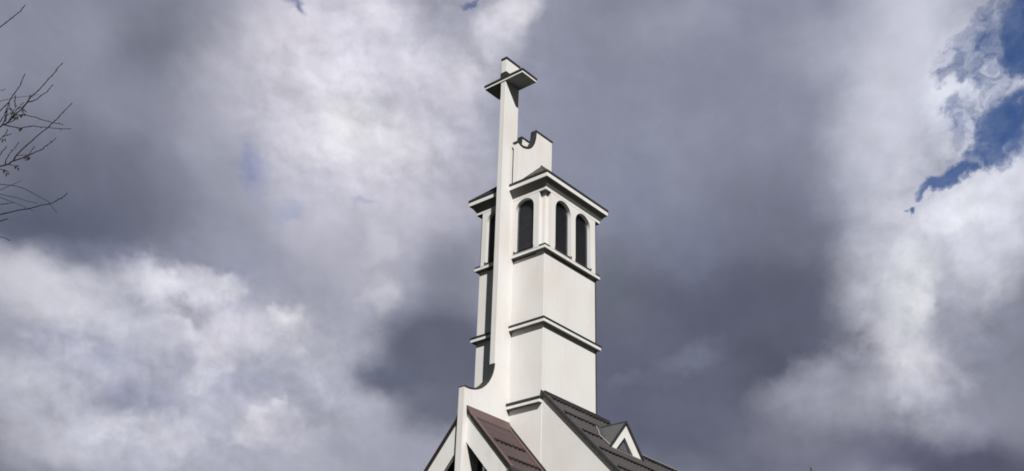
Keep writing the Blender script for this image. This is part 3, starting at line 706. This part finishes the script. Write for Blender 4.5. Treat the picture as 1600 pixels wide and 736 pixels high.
twig([(20.9, 251.3), (39.6, 245.3), (55.3, 237.8), (65.8, 233.3), (74.7, 225.9), (84.9, 218.1)], None, 8.72, 8.5, 2.4, 1.1)
twig([(7.5, 257.8), (9, 249.8), (16.4, 239.3), (26.9, 225.9)], None, 8.8, 8.8, 1.9, 1.1)
twig([(0, 242.3), (4, 237), (9, 230.4)], 'a', 8.9, 8.8, 1.8, 1.3)
twig([(0, 218.4), (4.5, 213.2), (14.9, 210.2)], 'a', 8.9, 8.8, 2.0, 1.2); twig([(4.5, 213.2), (9, 209), (11, 204.5)], None, 8.86, 8.8, 1.6, 1.1)
twig([(0, 335.4), (21.7, 330), (44.6, 325.7), (65.2, 320.9), (82.6, 317), (95.7, 310.4), (103.9, 302.8)], 'l', 8.9, 8.3, 2.4, 1.2)
far = dict(buds=False)
twig([(0, 158), (22.4, 152.8), (43.4, 150.5), (59.8, 147.5)], 'a', 11.0, 11.4, 1.4, .7, **far)
twig([(0, 287.6), (17.4, 289.8), (37, 294), (54.3, 302.8), (75, 314.8), (82.6, 324.6), (89, 331.7)], 'l', 10.6, 11.2, 1.6, .7, **far)
twig([(0, 297.4), (17.4, 289), (33.7, 282)], 'l', 10.8, 11.2, 1.5, .9, **far)
twig([(0, 304), (26, 309.3), (58.7, 318)], 'l', 10.6, 11, 1.5, .7, **far)
twig([(0, 308), (21.7, 317), (41.3, 324), (54, 330)], 'l', 10.9, 11.4, 1.4, .6, **far)
twig([(0, 319), (8, 318.5), (16.3, 317)], 'l', 9.4, 9.4, 1.8, 1.0)
twig([(0, 345.2), (10.9, 342.4)], 'l', 9.0, 8.9, 2.3, 1.6); twig([(0, 370), (6, 371), (12, 374)], 'l', 9.6, 9.6, 1.9, 1.1)
twig([(0, 141), (5, 141.5), (8.5, 138)], 'a', 10.5, 10.5, 1.4, .8, **far)
def tangle():        # short side twigs in the thick of the branch
    for a, b, c in [((13.5, 160), (15, 166), (18, 172)), ((24, 166), (23, 158), (24, 152)), ((8, 190), (10, 180), (12, 172)), ((3, 196), (8, 184), (9.5, 176)),
                    ((14, 188), (18, 180), (24, 168)), ((18, 184), (26, 170), (34, 163)), ((10, 193), (18, 190), (23, 187)), ((30, 173), (34, 170), (36, 175)),
                    ((24, 180), (20, 174), (17, 172)), ((0, 191), (8, 178), (14, 160)), ((34, 169), (42, 160), (46, 152)), ((22, 181), (17, 176), (12, 180)), ((26, 170), (33, 168), (38, 172))]:
        twig([a, ((a[0]+b[0])/2+.5, (a[1]+b[1])/2), b, c], None, 8.85+random.uniform(-.05, .05), 8.8, 1.9, 1.0)
    for (x, y) in [(31, 201), (41, 244), (24, 258.8), (6, 266), (4.5, 217), (32, 179), (36, 178), (37, 171), (44, 246), (28, 262), (10, 270), (25, 182), (22, 184)]:
        q_ = loc(at(x, y, 8.75))
        for k in range(random.choice((1, 2, 2))):
            e_ = q_+Vector((random.uniform(-.012, .012), 0, -random.uniform(.018, .034))); cat.tube([q_, q_.lerp(e_, .3), e_], [.0025, .0062, .003], 6); q_ = q_+Vector((.012, .0, .004))
    twig([(13.5, 256.5), (20, 258.5), (26, 259)], None, 8.78, 8.75, 1.7, 1.1); twig([(0, 264), (4, 265.5), (9, 267)], 'f', 8.8, 8.78, 1.8, 1.1)
    twig([(26.9, 243), (33, 242.5), (40, 243)], None, 8.7, 8.7, 1.6, 1.0); twig([(44, 242), (49, 236), (51.5, 232)], None, 8.7, 8.7, 1.6, .9)
tangle()
# more crown outside the frame so that the tree is whole from other positions
rnd = random.Random(3)
for k in range(46):
    i = rnd.choice((3, 4, 5, 6, 6)); s_ = tp[i].lerp(tp[min(i+1, 7)], rnd.random())
    angd = rnd.uniform(2.2, 4.3); d = Vector((math.cos(angd), math.sin(angd), rnd.uniform(.3, 1.1))).normalized(); ln_ = rnd.uniform(.8, 2.0)
    p = wig([s_, s_+d*ln_*.5+Vector((0, 0, .08)), s_+d*ln_], 4, .03); tw.tube(p, [.018*(1-i_/(len(p)-1))+.003 for i_ in range(len(p))], 5)
    for j in range(5):
        a = p[rnd.randrange(2, len(p))]; dd = (d+Vector((rnd.uniform(-.8, .8), rnd.uniform(-.8, .8), rnd.uniform(-.2, .8)))).normalized(); q2 = wig([a, a+dd*.25, a+dd*rnd.uniform(.4, .8)], 3, .015)
        tw.tube(q2, [.006*(1-i_/(len(q2)-1))+.002 for i_ in range(len(q2))], 4)
cr_ = tw.build('crown', BARK, tree, lift=0, smooth=True, weld=False)
bud.build('bud', BARK, cr_, lift=0, weld=False)['kind'] = 'stuff'
cat.build('catkin', CATK, cr_, lift=0, weld=False)['kind'] = 'stuff'
